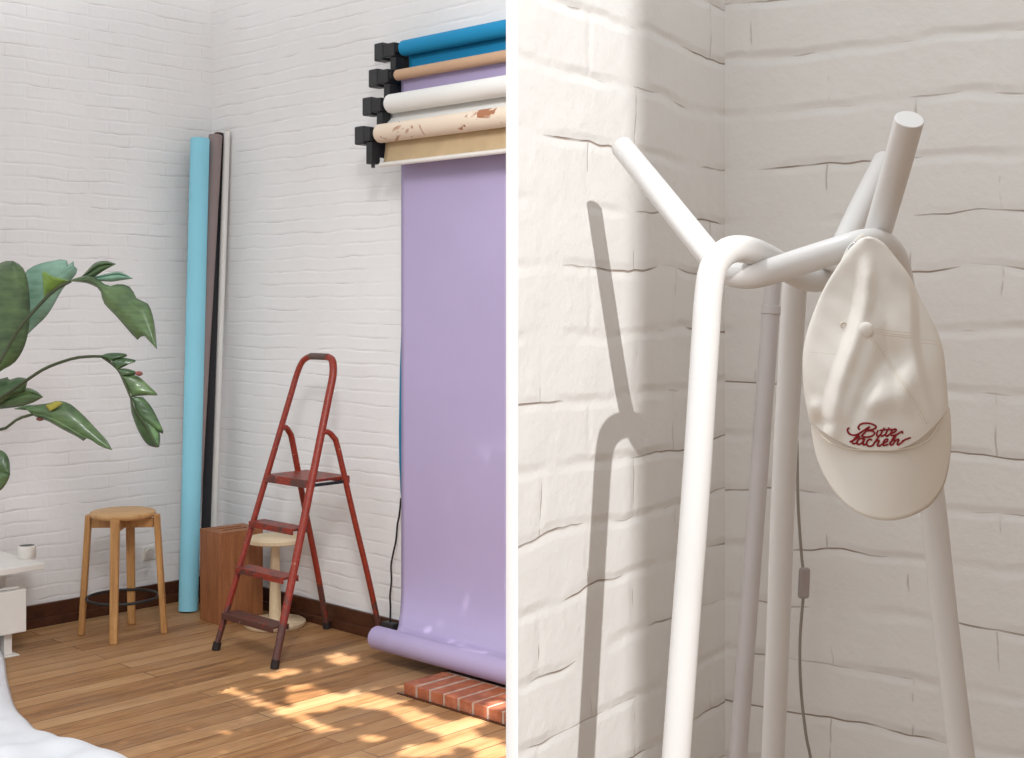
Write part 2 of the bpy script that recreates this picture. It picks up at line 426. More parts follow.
sl = [.052, .026, .026, .026, .053]                # across bu: solid, slot, solid, ...
pos = 0
for i, w_ in enumerate(sl):
    if i % 2 == 0: lid.box(bo+bu*pos+Vector((0, 0, z0)), bu*w_, bv*bw, zz)
    else:
        lid.box(bo+bu*pos+Vector((0, 0, z0)), bu*w_, bv*.05, zz)
        lid.box(bo+bu*pos+bv*(bw-.05)+Vector((0, 0, z0)), bu*w_, bv*.05, zz)
    pos += w_
lid.build('slotted_lid', BOXW, bx)
MB().box(bo+bu*th+bv*th+Vector((0, 0, z0-.05)), bu*(bl-2*th), bv*(bw-2*th), (0, 0, .004)).build('dark_slot_sheet', BLKP, bx)  # black sheet under the lid, makes the slots look dark inside

# ------------------------------------------------------------------ round birch side table
tcn = Vector((-1.109, 6.19, 0))
tb = empty('side_table', tcn, 'small pale birch pedestal table with round top and base behind the red ladder', 'table')
MB().lathe(tcn, [(.138, 0), (.142, .004), (.142, .020), (.137, .024)], 56).build('base', BIRCH, tb, smooth=True)
MB().lathe(tcn, [(.029, .024), (.026, .15), (.021, .32), (.019, .390)], 32).build('post', BIRCH, tb, smooth=True)
MB().lathe(tcn, [(.128, .390), (.133, .394), (.133, .410), (.128, .414)], 56).build('tabletop', BIRCH, tb, smooth=True)

# ------------------------------------------------------------------ red step ladder
am = 1.1765; RUB = plain('worn_rubber', lin(38, 30, 28), .7, .3, 60)
ld = empty('step_ladder', RM(am, .33), 'worn red metal step ladder with three treads, a platform and a hoop handle', 'ladder')
ld.rotation_euler.z = math.atan2(E1.y, E1.x)
def LP(u, b, z): return RM(am+u, b, z)
def fr(u0, s, sgn):    # point on a front rail; s 0..1
    hw = .212+(.122-.212)*s
    return LP(sgn*hw, .622+(.223-.622)*s, .012+1.262*s)
rl = []
for s in (0, .3, .6, .85, .93): rl.append(fr(0, s, -1))
rl.append(LP(-.112, .236, 1.240)); rl.append(LP(-.088, .226, 1.262)); rl.append(LP(-.05, .223, 1.270))
rr_ = [LP(.05, .223, 1.270), LP(.088, .226, 1.262), LP(.112, .236, 1.240)]
for s in (.93, .85, .6, .3, 0): rr_.append(fr(0, s, 1))
path = resample(spline(rl+rr_, 8), 140)
MB().tube(path, .0168, 16, sx=.8).build('front_frame', RED, ld, smooth=True)
MB().tube([LP(-.06, .223, 1.2702), LP(-.03, .223, 1.2705), LP(.03, .223, 1.2705), LP(.062, .223, 1.2702)], .0178, 16, sx=.85).build('hand_grip', plain('worn_grip', lin(96, 78, 72), .6, .15, 60), ld, smooth=True)
for sg in (-1, 1):
    t1 = fr(0, .735, sg)
    pts = [t1+Vector((0, 0, .004)), LP(sg*.150, .300, .952), LP(sg*.157, .272, .928), LP(sg*.161, .250, .88), LP(.010+sg*.173, .18, .58), LP(.020+sg*.184, .11, .29), LP(.028+sg*.194, .050, .014)]
    MB().tube(resample(spline(pts, 8), 60), .0152, 16, sx=.8).build('rear_leg', RED, ld, smooth=True)
    MB().tube([LP(.028+sg*.1945, .049, 0.0), LP(.0275+sg*.1938, .051, .03)], .0185, 16).build('foot', RUB, ld, smooth=True)
    MB().tube([LP(sg*.2125, .6235, 0.0), fr(0, .018, sg)], .0182, 16).build('foot', RUB, ld, smooth=True)
for z in (.165, .357, .552):
    s = (z-.012)/1.262; hw = .204-.09*s; b = .622-.399*s
    m = MB(); m.box(LP(-hw+.008, b-.045, z-.010), E1*(2*hw-.016), E2*.085, (0, 0, .010))
    m.box(LP(-hw+.008, b+.034, z-.026), E1*(2*hw-.016), E2*.006, (0, 0, .018))
    m.box(LP(-hw+.008, b-.045, z-.026), E1*(2*hw-.016), E2*.006, (0, 0, .018))
    m.build('tread', REDT, ld, bevel=.002)
s = .58; hw = .212-.09*s; b = .622-.399*s
m = MB(); m.box(LP(-hw+.006, b-.215, .738), E1*(2*hw-.012), E2*.235, (0, 0, .012))
m.box(LP(-hw+.006, b+.014, .716), E1*(2*hw-.012), E2*.006, (0, 0, .024)); m.box(LP(-hw+.006, b-.215, .716), E1*(2*hw-.012), E2*.006, (0, 0, .024))
m.build('platform', REDT, ld, bevel=.002)
for sg in (-1, 1):
    MB().box(LP(sg*(hw+.012)-.002, b-.165, .722), E1*.004, E2*.17, (0, 0, .014)).build('hinge_bar', BLK, ld, bevel=.001)

# ------------------------------------------------------------------ backdrop roller system
def a_max(b): return (1.547+.689*b)/.725
def yz(px, py, b):
    a = a_for(px, b); p = RM(a, b); return a, CH+(PY0-py)/F*p.y
spec = [('cyan', 404, 48.5, .085, .0345, CYAN), ('kraft', 397.5, 75.3, .135, .0235, KRAFT), ('white', 390.5, 104, .185, .0410, WPAP), ('stain', 380, 133.7, .232, .0400, SPECK)]
info = {}
for k, px, py, b, r, m in spec:
    a, z = yz(px, py, b); info[k] = (a, b, z, r)
def hroll(name, k, m, label, cat='backdrop roll'):
    a, b, z, r = info[k]; p0 = RM(a, b, z); p1 = RM(a_max(b+r)-.012, b, z)
    e = empty(name, RM((a+a_max(b))/2, b, z-r), label, cat, 'backdrop rolls on the wall brackets')
    MB().tube([p0, p0+E1*.004, p1], [r*.97, r, r], 40).build('paper_wrap', m, e, smooth=True)
    MB().tube([p0-E1*.010, p0+E1*.001], min(r*.6, .022), 28).build('cardboard_core', COREEND, e, smooth=True)
    return e
def sheet(name, m, parent, prof, aleft, lift=0):
    """hanging sheet: prof list of (b,z), aleft function or list of left edge a per row"""
    rows = []
    for i, (b, z) in enumerate(prof):
        a0 = aleft[i] if hasattr(aleft, '__len__') else aleft; a1 = a_max(b)-.006
        rows.append([RM(a0+(a1-a0)*j/24, b, z) for j in range(25)])
    return MB().grid(rows).build(name, m, parent, smooth=True, solid=.0012)
e = hroll('backdrop_roll', 'cyan', CYAN, 'bright blue paper backdrop roll, topmost roller on the wall')
a, b, z, r = info['cyan']
bb = .052; aw = a_for(409, bb); ab = a_for(399.0, bb); ac = a_for(404, bb); zb = .62
zs = [z, z-.05, z-.2, 2.1, 1.6, 1.2, .95, .80, .68, .6, .5]
sheet('hanging_sheet', CYAN, e, [(bb, q) for q in zs], [aw, aw, aw, aw, a_for(403, bb), a_for(399.8, bb), ab, a_for(399.4, bb), a_for(400.6, bb), a_for(403, bb), ac])
e = hroll('backdrop_roll', 'kraft', KRAFT, 'thin kraft brown roller tube holding the lilac backdrop, second from top')
# lilac backdrop: hangs from the tube and sweeps out to the roll at the floor
a, b, z, r = info['kraft']; bb = .104; al = a_for(401.3, bb)
prof = [(bb+.004, z), (bb, z-.08), (bb, 1.9), (bb, 1.2), (bb, .6), (bb+.001, .42), (bb+.007, .32), (bb+.022, .25), (bb+.05, .198), (bb+.085, .168), (.205, .1515), (.235, .148), (.262, .1462)]
prof2 = [tuple(v)[:2] for v in spline([Vector((p[0], p[1], 0)) for p in prof], 4)]
pr = empty('paper_backdrop', RM(1.9, .26, .05), 'lilac seamless paper backdrop hanging to the floor with its rolled end', 'backdrop')
sheet('hanging_sheet', LILAC, pr, prof2, [a_for(401.3-4.5*max(0, (p[0]-.12)/.14), p[0]) for p in prof2])
rz = .102; p0 = RM(a_for(376, .262), .262, rz); p1 = RM(a_max(.31)-.012, .262, rz)
MB().tube([p0, p0+E1*.004, p1], [.046, .048, .048], 44).build('rolled_end', LILAC, pr, smooth=True)
MB().tube([p0-E1*.003, p0+E1*.001], .022, 28).build('cardboard_core', LILAC, pr, smooth=True)
e = hroll('backdrop_roll', 'white', WPAP, 'thick white paper backdrop roll, third from top on the wall')
a, b, z, r = info['white']; asx = a_for(389, b-r+.002)
sheet('hanging_sheet', WPAP, e, [(b-r+.002, z), (b-r+.003, z-.05), (b-.012, z-.075), (b+.010, z-.096)], [asx]*4)
e = hroll('backdrop_roll', 'stain', SPECK, 'beige backdrop roll with brown stains, lowest roller on the wall')
a, b, z, r = info['stain']; asx = a_for(383.5, b-.02)
zb_ = CH+(PY0-163.5)/F*RM(asx, b-.02).y
sheet('hanging_sheet', TAN, e, [(b-r+.004, z), (b-r+.006, z-.03), (b-.022, zb_+.01), (b-.02, zb_)], [asx]*4)
ab_ = a_for(380.5, b-.02)
MB().tube([RM(ab_, b-.02, zb_-.004), RM(a_max(b)-.02, b-.02, zb_-.004)], .010, 20).build('bottom_bar', WHT, e, smooth=True)
# brackets
br = empty('roller_bracket', RM(1.45, 0, 2.2), 'black stepped wall bracket with four roller drive boxes', 'bracket')
ks = ['cyan', 'kraft', 'white', 'stain']
for i, k in enumerate(ks):
    a, b, z, r = info[k]
    ap = a-.045
    bo2 = (.035, .028, .022, .004)[i]
    MB().rbox(ap-.030-bo2, ap+.010, .002, b+.026, z-.030, z+.030).build('arm', BLK, br, bevel=.004)
    bo2 = (.035, .028, .022, .004)[i]; MB().rbox(ap-.085-bo2, ap-.027-bo2, b-.035, b+.030, z-.039, z+.039).build('drive_box', BLKP, br, bevel=.006)
    MB().tube([RM(ap-.03, b, z), RM(a-.008, b, z)], .009, 16).build('spindle', CHROME, br, smooth=True)
    MB().tube([RM(ap+.010, b, z), RM(ap+.022, b, z)], .020, 20).build('chuck', BLK, br, smooth=True)
    zn = info[ks[i+1]][2] if i < 3 else z-.125
    ex = .0 if i < 3 else .0
    MB().rbox(ap-.026, ap+.012, b-.030, b+.018, zn+.0, z-.031).build('upright', BLK, br, bevel=.004)
    MB().rbox(ap-.004, ap+.002, .003, b-.02, zn+.03, z-.03).build('web_plate', BLK, br)
a, b, z, r = info['stain']
MB().tube([RM(a-.052, b-.006, z-.14), RM(a-.052, b-.006, z-.124)], .008, 12).build('bolt', BLK, br, smooth=True)

# ------------------------------------------------------------------ cable and plug
cb = empty('power_cord', RM(1.40, .06), 'thin black power cord hanging beside the lilac backdrop down to a small plug', 'cord')
pts = []
for (px, py) in ((401, 498), (399.3, 515), (397.5, 524), (396, 540), (393.5, 552), (391, 566), (391.5, 580), (390, 596), (390.5, 608), (390, 622)):
    a = a_for(px, .045); pp = RM(a, .045); pts.append(RM(a, .045, CH+(PY0-py)/F*pp.y))
MB().tube(resample(spline(pts, 6), 60), .0042, 10).build('cable', BLK, cb, smooth=True)
q = pts[-1]; MB().cbox(q+Vector((.0, 0, -.014)), E1*.075, E2*.04, (0, 0, .028)).build('plug', BLKP, cb, bevel=.006)

# ------------------------------------------------------------------ brick hearth strip
hz = .046
hm = MB(); a0 = 2.045
def hend(b): return a_max(b)-.006
he = empty('hearth_edge', RM(2.1, .38), 'low raised edging of red bricks with pale mortar joints under the lilac roll', 'brick edging')
MB().rbox(a0-.035, hend(.27)-.01, .02, .270, 0, hz-.010).build('hearth_slab', plain('dark_tile', lin(96, 62, 52), .6, .15, 20, .001), he, bevel=.002)
def clipped(name, a, a1, b, b1, z, z1, m, lim=-.011, **kw):
    """block cut off at the face of the dividing wall"""
    P4 = [RM(a, b), RM(a1, b), RM(a1, b1), RM(a, b1)]; out = []
    for p, q in zip(P4, P4[1:]+P4[:1]):
        if p.x <= lim: out.append(p)
        if (p.x <= lim) != (q.x <= lim): out.append(p.lerp(q, (lim-p.x)/(q.x-p.x)))
    if len(out) < 3: return None
    n = len(out); vs = [v+Vector((0, 0, z)) for v in out]+[v+Vector((0, 0, z1)) for v in out]
    return MB().add(vs, [tuple(reversed(range(n))), tuple(range(n, 2*n))]+[(k, (k+1) % n, (k+1) % n+n, k+n) for k in range(n)]).build(name, m, he, **kw)
clipped('mortar_bed', a0+.006, 3, .275, .4945, 0, hz-.0012, MORTAR)
aa = a0; rnd = random.Random(3)
while aa < a_max(.5)-.02:
    clipped('brick', aa, aa+.064, .284+rnd.uniform(-.003, .003), .497+rnd.uniform(-.002, .003), .001, hz+rnd.uniform(-.001, .002), BRICK, bevel=.0045, seg=3)
    aa += .0765
MB().rbox(a0-.025, a_max(.5)-.01, .500, .510, 0, .004).build('floor_trim', BASEW, he)
# ------------------------------------------------------------------ radiator, shelf, tin, socket
ra = empty('radiator', RM(.40, 1.65), 'low white panel radiator on feet at the left wall under the white shelf', 'radiator')
MB().rbox(.405, .440, 1.225, 2.6, .100, .283).build('front_panel', WHT, ra, bevel=.004)
MB().rbox(.16, .195, 1.225, 2.6, .100, .283).build('rear_panel', WHT, ra, bevel=.004)
fn = MB()
for i in range(44): fn.rbox(.196, .404, 1.27+i*.03, 1.274+i*.03, .12, .272)
fn.build('fins', plain('fin_metal', lin(150, 148, 146), .4), ra)
MB().rbox(.39, .404, 1.24, 2.59, .284, .292).build('grille_lip', WHT, ra)
for b_ in (1.27, 1.36, 2.4):
    MB().rbox(.36, .40, b_, b_+.035, .005, .099).rbox(.33, .43, b_-.02, b_+.055, 0, .005).build('foot', WHT, ra, bevel=.002)
    MB().rbox(.30, .335, b_-.005, b_+.035, .284, .355).build('shelf_support', WHT, ra, bevel=.002)
sh = MB().rbox(.033, .455, 1.15, 2.8, .357, .385).build('window_shelf', WHT, bevel=.004)
tag(sh, 'long white shelf board above the radiator at the left wall', 'shelf')
tp = P(27, 561, 5.83); tp.z = .3855
tn = empty('tin', tp, 'small white round tin with dark opening on the white shelf', 'tin')
MB().lathe(tp, [(.036, 0), (.038, .003), (.038, .052), (.034, .055), (.034, .05)], 32).build('body', WHT, tn, smooth=True)
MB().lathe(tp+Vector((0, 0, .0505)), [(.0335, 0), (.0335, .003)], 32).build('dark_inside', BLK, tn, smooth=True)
bsk = None
# round socket on the left wall
r_ = (148.5-512)/F; bsk = (CX-r_*CY)/(r_*E2.y-E2.x) if False else None
bb_ = (r_*CY-CX)/(E2.x-r_*E2.y); sp = RM(0, bb_); szz = CH+(PY0-553)/F*sp.y
so = empty('wall_socket', RM(0, bb_, szz), 'small white wall socket above the skirting behind the bar stool', 'socket')
MB().box(RM(.0, bb_-.034, szz-.034), E1*.010, E2*.068, (0, 0, .068)).build('cover_plate', WHT, so, bevel=.003)
MB().tube([RM(.0101, bb_, szz), RM(.018, bb_, szz)], .023, 24).build('outlet', plain('socket_face', lin(196, 190, 184), .5), so, smooth=True)

# ------------------------------------------------------------------ white cloth on the floor
edge = [(-150, 640), (-60, 640), (-20, 644), (2, 654), (7, 680), (12, 700), (17, 712), (27, 722), (36, 731), (52, 735), (63, 740), (84, 744), (104, 751), (125, 758), (150, 775), (170, 800)]
def flo(px, py): d = F*CH/(py-PY0); return Vector(((px-PX0)/F*d, d, 0))
E = resample(spline([flo(*p) for p in edge], 5), 110); cen = flo(-210, 860)
rows = []
for j in range(46):
    t = j/45; row = []
    for i, p in enumerate(E):
        q = p.lerp(cen, t); dist = (q-p).length
        n1 = math.sin(q.x*15+q.y*9+1.2*math.sin(q.y*6))*.5+math.sin(q.x*31-q.y*22+2*math.sin(q.x*7))*.22
        n2 = math.sin(i*.55+4*t)*.5
        hgt = .004+.045*(1-math.exp(-dist*16))+(.026*n1+.012*n2)*min(dist*6, 1)
        q = Vector((q.x, q.y, max(hgt, .003))); row.append(q)
    rows.append(row)
cl = MB().grid(rows).build('floor_cloth', CLOTH, smooth=True, solid=.003)
tag(cl, 'crumpled white cotton sheet spread on the wooden floor at lower left', 'cloth')

# ------------------------------------------------------------------ bird of paradise plant
pc = Vector((-2.52, 4.75, 0))
pl = empty('potted_plant', pc, 'green bird of paradise plant with torn drooping leaves reaching in from the left', 'plant')
MB().lathe(pc, [(.15, 0), (.16, .01), (.19, .30), (.19, .32), (.175, .32), (.175, .30)], 40).build('pot', TERRA, pl, smooth=True)
MB().lathe(pc+Vector((0, 0, .285)), [(.174, 0), (.17, .012)], 30).build('soil', SOIL, pl)
def Q(p, d): return P(p[0], p[1], d)
def blade(name, mid, left, right, d, m, fold=.02, dm=None, parent=None, bulge=.012):
    """leaf blade lofted between outlines either side of the midrib; pixel outlines at distance d(t)"""
    n = 22; dd = d if callable(d) else (lambda t: d)
    def line(pts): return resample(spline([Vector((p[0], p[1], 0)) for p in pts], 6), n)
    M_, mb = line(mid), MB()
    cols = []
    for side, off in ((left, fold), (right, fold*.6)):
        if side is None: continue
        S = line(side); g = []
        for i in range(n):
            t = i/(n-1); row = []
            for k in range(7):
                u = k/6; q = M_[i].lerp(S[i], u)
                row.append(P(q.x, q.y, dd(t)+off*u-bulge*math.sin(math.pi*u)+.0018*math.sin(i*2.1+k)*u))
            g.append(row)
        mb.grid(g)
    o = mb.build(name, m, parent or pl, smooth=True, solid=.0016)
    rib = [P(M_[i].x, M_[i].y, dd(i/(n-1))-.003) for i in range(n)]
    MB().tube(rib, [.0042*(1-.8*i/(n-1))+.0006 for i in range(n)], 8).build('midrib', STALK, o, smooth=True)
    return o
def stalk(pts, ds, r0=.011, r1=.005):
    ww = [P(p[0], p[1], d_) for p, d_ in zip(pts, ds)]
    ww = [pc+Vector((random.uniform(-.04, .04), random.uniform(-.04, .04), .29))]+ww
    c = resample(spline(ww, 8), 60)
    MB().tube(c, [r0+(r1-r0)*i/59 for i in range(60)], 10).build('stalk', STALK, pl, smooth=True)
# big upright oval leaf at the frame edge
blade('leaf', [(-6, 380), (-2, 350), (2, 320), (6, 290), (13, 261)], [(-6, 380), (-24, 356), (-30, 325), (-22, 285), (-4, 266), (6, 261), (13, 261)],
      [(-6, 376), (2, 370), (16, 361), (26, 342), (30, 315), (28.5, 286), (23, 268), (13, 261)], lambda t: 4.86, LEAF, .05)
stalk([(-110, 560), (-50, 440), (-6, 380)], [4.8, 4.84, 4.86])
# blue green leaf behind it
blade('leaf', [(12, 350), (24, 322), (44, 292), (62, 274), (74, 266)], [(12, 350), (16, 310), (22, 278), (34, 266), (52, 261), (66, 259.5), (67, 266), (71, 262), (75, 261), (74, 266)],
      [(12, 350), (32, 330), (48, 314), (62, 290), (70, 281), (76, 274), (77, 267), (74, 266)], 5.02, LEAFB, .03)
stalk([(-120, 600), (-60, 470), (12, 350)], [4.9, 5.0, 5.01])
blade('leaf', [(44, 298), (54, 290), (71, 281)], [(44, 298), (43, 283), (43, 271), (52, 276), (71, 281)], None, 4.80, leaf_mat('leaf_bright', lin(84, 118, 44), lin(120, 150, 66)), -.02)
# drooping leaf, upper right
stalk([(-120, 620), (-50, 460), (-8, 376), (8, 347), (21, 326), (46, 298), (58, 288), (71, 281)], [4.75, 4.72, 4.7, 4.72, 4.73, 4.75, 4.76, 4.77], .010, .006)
dr = lambda t: 4.77-.10*t
blade('leaf', [(68, 281), (80, 279), (92, 279), (104, 288), (118, 298), (133, 312), (145, 328), (157, 349)],
      [(68, 281), (80, 277), (92, 276), (108, 286), (120, 284), (131, 288), (137, 299), (148, 304), (154, 322), (157, 349)],
      [(68, 281), (80, 282), (90, 284), (100, 290), (104, 303), (118, 318), (130, 332), (139, 340.5), (142, 334), (150, 342), (157, 349)], dr, LEAF, .03)
blade('leaf_lobe', [(78, 280), (90, 272), (100, 266), (116, 264)], [(78, 280), (86, 272), (95, 263), (106, 261), (116, 264)], [(78, 280), (92, 278), (103, 271), (110, 267), (116, 264)], 4.80, LEAF, .01)
blade('leaf_lobe', [(84, 280), (100, 277), (118, 274), (133, 278.5)], [(84, 280), (94, 277), (110, 273), (120, 272), (133, 278.5)], [(84, 280), (100, 281), (112, 281.5), (122, 280), (133, 278.5)], 4.79, LEAFB, .01)
# long arching middle stalk with slatted leaf
stalk([(-110, 600), (-60, 480), (-20, 415), (10, 392), (27, 380), (46, 368), (71, 359), (88, 356.5), (101.5, 356.5)], [4.7]*9, .010, .005)
mid4 = [(101, 356), (111, 363), (119, 371), (125, 384), (130, 396), (134, 408), (142, 420), (150, 434), (157, 447)]
MB().tube(resample(spline([P(p[0], p[1], 4.69) for p in mid4], 6), 50), [.0055-.004*i/49 for i in range(50)], 8).build('midrib', STALK, pl, smooth=True)
lob = [([(101, 356), (106, 358), (111, 361)], [(101, 356), (107, 353.5), (118, 353), (127, 354.5), (125, 357), (117, 358), (111, 361)]),
       ([(112, 361), (114, 366), (116.5, 370)], [(112, 361), (119, 357.5), (128, 358.5), (136.5, 360.8), (129, 364), (123, 367), (116.5, 370)]),
       ([(117, 370), (120, 373), (122, 376)], [(117, 370), (122, 368.5), (130, 369.5), (136.5, 372.5), (134, 375), (128, 375), (122, 376)]),
       ([(122, 376), (127, 387), (132, 396)], [(122, 376), (131, 375), (139, 377), (149, 386), (158, 395), (150, 395), (132, 396)]),
       ([(131, 396), (136, 410), (139, 419)], [(131, 396), (138, 397), (143, 397.5), (152, 408), (162, 428), (163, 434), (150, 425), (139, 419)]),
       ([(137, 412), (144, 424), (152, 437), (159, 447)], [(137, 412), (143, 410), (152, 418), (159, 431), (160, 440), (159, 447)]),
       ([(130, 396), (134, 408), (144, 424), (159, 447)], [(130, 396), (131, 408), (132, 414), (138, 430), (146, 443), (154, 447), (159, 447)])]
for i, (mi, ou) in enumerate(lob): blade('leaf_lobe', mi, ou, None, 4.68+.004*i, LEAFD if i != 3 else LEAF, .02, bulge=.006)
MB().sphere(P(139, 373.5, 4.68), .009, sc=(1.5, .5, 1)).build('brown_tip', LBR, pl, smooth=True)
# dark bunched leaf at left edge
blade('leaf', [(-25, 396), (0, 392), (14, 385), (27.5, 381)], [(-25, 380), (0, 379), (8, 377), (9, 380), (18, 377.5), (26, 378.5), (27.5, 381)], [(-25, 410), (0, 404), (12, 395), (24, 391), (27.5, 381)], 4.90, LEAFD, .03)
blade('leaf', [(-20, 404), (10, 398), (28, 393), (43, 397)], [(-20, 394), (8, 390), (26, 388), (36, 391), (43, 397)], [(-20, 411), (8, 408), (22, 406), (34, 402), (43, 397)], 4.94, LEAF, .02)
# lower leaf with yellow patch
stalk([(-100, 620), (-60, 520), (-12, 440), (6, 428), (18, 419), (34, 414)], [4.66]*6, .009, .005)
blade('leaf', [(26, 409), (34, 413), (48, 416), (66, 425), (84, 436), (100, 444), (112, 450)], [(26, 409), (36, 405), (48, 403.5), (58, 401), (70, 404), (84, 416), (98, 431), (107, 441), (112, 450)],
      [(26, 409), (36, 417), (48, 421), (62, 429), (76, 436), (84, 441), (88, 438), (100, 446), (112, 450)], 4.66, LEAF, .03)
blade('leaf_lobe', [(50, 411), (56, 408), (63, 403)], [(50, 411), (46, 406), (50, 403.5), (57, 401.2), (63, 403)], None, 4.648, YEL, .006, bulge=.004)
blade('leaf_lobe', [(14, 409), (26, 410), (40, 411)], [(14, 409), (24, 406), (33, 405), (46, 405), (40, 411)], None, 4.70, LEAFD, .01)
MB().sphere(P(40, 419, 4.67), .010, sc=(1.4, .5, .7)).build('brown_tip', LBR, pl, smooth=True)
# lowest round leaf at the edge
blade('leaf', [(-20, 470), (-5, 472), (10, 474)], [(-20, 450), (-6, 449), (4, 452), (9, 460), (10, 474)], [(-20, 494), (-6, 493), (2, 489), (8, 480), (10, 474)], 4.6, LEAF, .02)
stalk([(-100, 640), (-60, 540), (-20, 470)], [4.62, 4.6, 4.6], .009, .006)

# ------------------------------------------------------------------ white tubular coat stand
def path3(pts): return [P(*p) for p in pts]
def extend(p_low, p_up):
    """straight leg carried on down to the floor"""
    d = (p_low-p_up); k = (0.0-p_low.z)/d.z; q = p_low+d*k; q.z = 0; return q
R0 = .0141
def ctube(legpts, rest, name):
    L = path3(legpts); foot = extend(L[0], L[-1]); foot.z = .012
    pts = [foot]+L+path3(rest)
    c = resample(spline(pts, 14), 260)
    return c, foot
cs = empty('coat_stand', (.27, 1.42, 0), 'white tubular steel coat stand of three interlocked bent tubes in the corner', 'coat stand')
cA, fA = ctube([(962, 758, 1.475), (932, 500, 1.455), (913, 370, 1.445), (905, 315, 1.437)],
           [(899, 275, 1.41), (889, 250, 1.375), (870, 242, 1.345), (842, 249, 1.345), (800, 262, 1.365), (765, 273, 1.385), (742, 275.5, 1.402), (722, 268, 1.424), (702, 246, 1.452), (661, 195, 1.53), (622, 147, 1.615)], 'A')
cB, fB = ctube([(676, 758, 1.315), (695, 500, 1.318), (705, 345, 1.325), (708, 300, 1.328)],
           [(713, 268, 1.334), (726, 252, 1.348), (742, 249, 1.37), (760, 254, 1.40), (785, 268, 1.435), (803, 277, 1.453), (820, 279, 1.47), (833, 268, 1.49), (846, 240, 1.515), (864, 202, 1.565), (884.5, 161, 1.635)], 'B')
cC, fC = ctube([(773, 758, 1.63), (783, 500, 1.57), (790, 370, 1.54), (793, 315, 1.525)],
           [(796, 280, 1.515), (805, 262, 1.50), (822, 256, 1.475), (842, 262, 1.44), (858, 267, 1.41), (869, 259, 1.392), (876, 238, 1.378), (893, 180, 1.325), (909.5, 119, 1.275)], 'C')
for c in (cA, cB, cC):
    o = MB().tube(c, R0, 28).build('bent_tube', TUBEW, cs, smooth=True, bevel=.0008)
for f in (fA, fB, fC):
    MB().lathe((f.x, f.y, 0), [(.017, 0), (.018, .004), (.017, .02), (.0145, .022)], 24).build('foot', BLKP, cs, smooth=True)

# lilac-grey pole in the corner behind the stand
pa = P(771, 262, 1.86); pb = P(771, 310, 1.86); pd = P(738, 758, 1.84)
gp = empty('metal_pole', (extend(pd, pb).x, extend(pd, pb).y, 0), 'slim grey pole with a collar leaning in the corner behind the coat stand', 'pole')
ft = extend(pd, pb); ft.z = .002
MB().tube([ft, pd, pb, pb+(pb-pd).normalized()*.005], .0125, 24).build('lower_tube', GREYP, gp, smooth=True)
up_ = (pb-pd).normalized()
MB().tube([pb+up_*.004, pb+up_*.075], .0115, 24).build('upper_tube', GREYP, gp, smooth=True)
MB().tube([pb-up_*.006, pb+up_*.006], .0142, 24).build('collar', GREYP, gp, smooth=True, bevel=.001)
# thin cord with in-line switch by the right wall
co = empty('lamp_cord', P(803, 600, 1.96), 'thin grey cord with an in-line switch hanging on the wall behind the coat stand', 'cord')
pts = path3([(797, 440, 1.97), (798, 500, 1.968), (800, 535, 1.966), (802, 560, 1.965), (804, 585, 1.96), (800, 640, 1.955), (801, 690, 1.95), (806, 735, 1.945), (812, 775, 1.94), (815, 900, 1.92)])
MB().tube(resample(spline(pts, 6), 80), .0022, 8).build('cable', plain('grey_cable', lin(150, 140, 130), .6), co, smooth=True)
MB().cbox(P(804, 583, 1.958), (.016, 0, 0), (0, .012, 0), (.002, 0, .045)).build('switch', plain('switch_grey', lin(166, 154, 152), .5), co, bevel=.004, seg=4)

# ------------------------------------------------------------------ white baseball cap
def interp(tab, y):
    return sum(interp0(tab, y+k*min(1, max(0, (y-240)/22))) for k in (-10, -6, -3, 0, 3, 6, 10))/7
def interp0(tab, y):
    if y <= tab[0][0]: return tab[0][1]
    for (a, b), (c, d) in zip(tab, tab[1:]):
        if y <= c: return b+(d-b)*(y-a)/(c-a)
    return tab[-1][1]
XL = [(238, 862), (244, 855), (250, 849), (265, 839), (285, 826), (305, 817), (330, 808), (350, 803.5), (372, 803), (395, 805), (410, 808), (425, 811), (460, 816)]
XR = [(238, 875), (244, 884), (250, 889), (258, 895), (265, 901), (275, 909), (290, 916), (304, 922), (315, 929), (325, 934), (345, 942), (370, 945), (395, 947), (415, 948), (460, 946)]
def botm(u): return 451-30*abs(u)**2.4 if u < 0 else 451-42*abs(u)**2.4
RIDGE = [(238, 864), (262, 864), (300, 862), (325, 856), (345, 849), (365, 842), (385, 835), (410, 829), (432, 826), (460, 825)]
RFOLD = [(250, 900), (288, 912), (300, 913), (345, 914), (380, 922), (410, 932), (460, 940)]
def sstep(x, a, b): t = min(max((x-a)/(b-a), 0), 1); return t*t*(3-2*t)
def gauss(x, y, cx, cy, sx, sy): return math.exp(-((x-cx)/sx)**2-((y-cy)/sy)**2)
def xy_u(py, u):
    l, r = interp(XL, py), interp(XR, py); return (l+r)/2+u*(r-l)/2
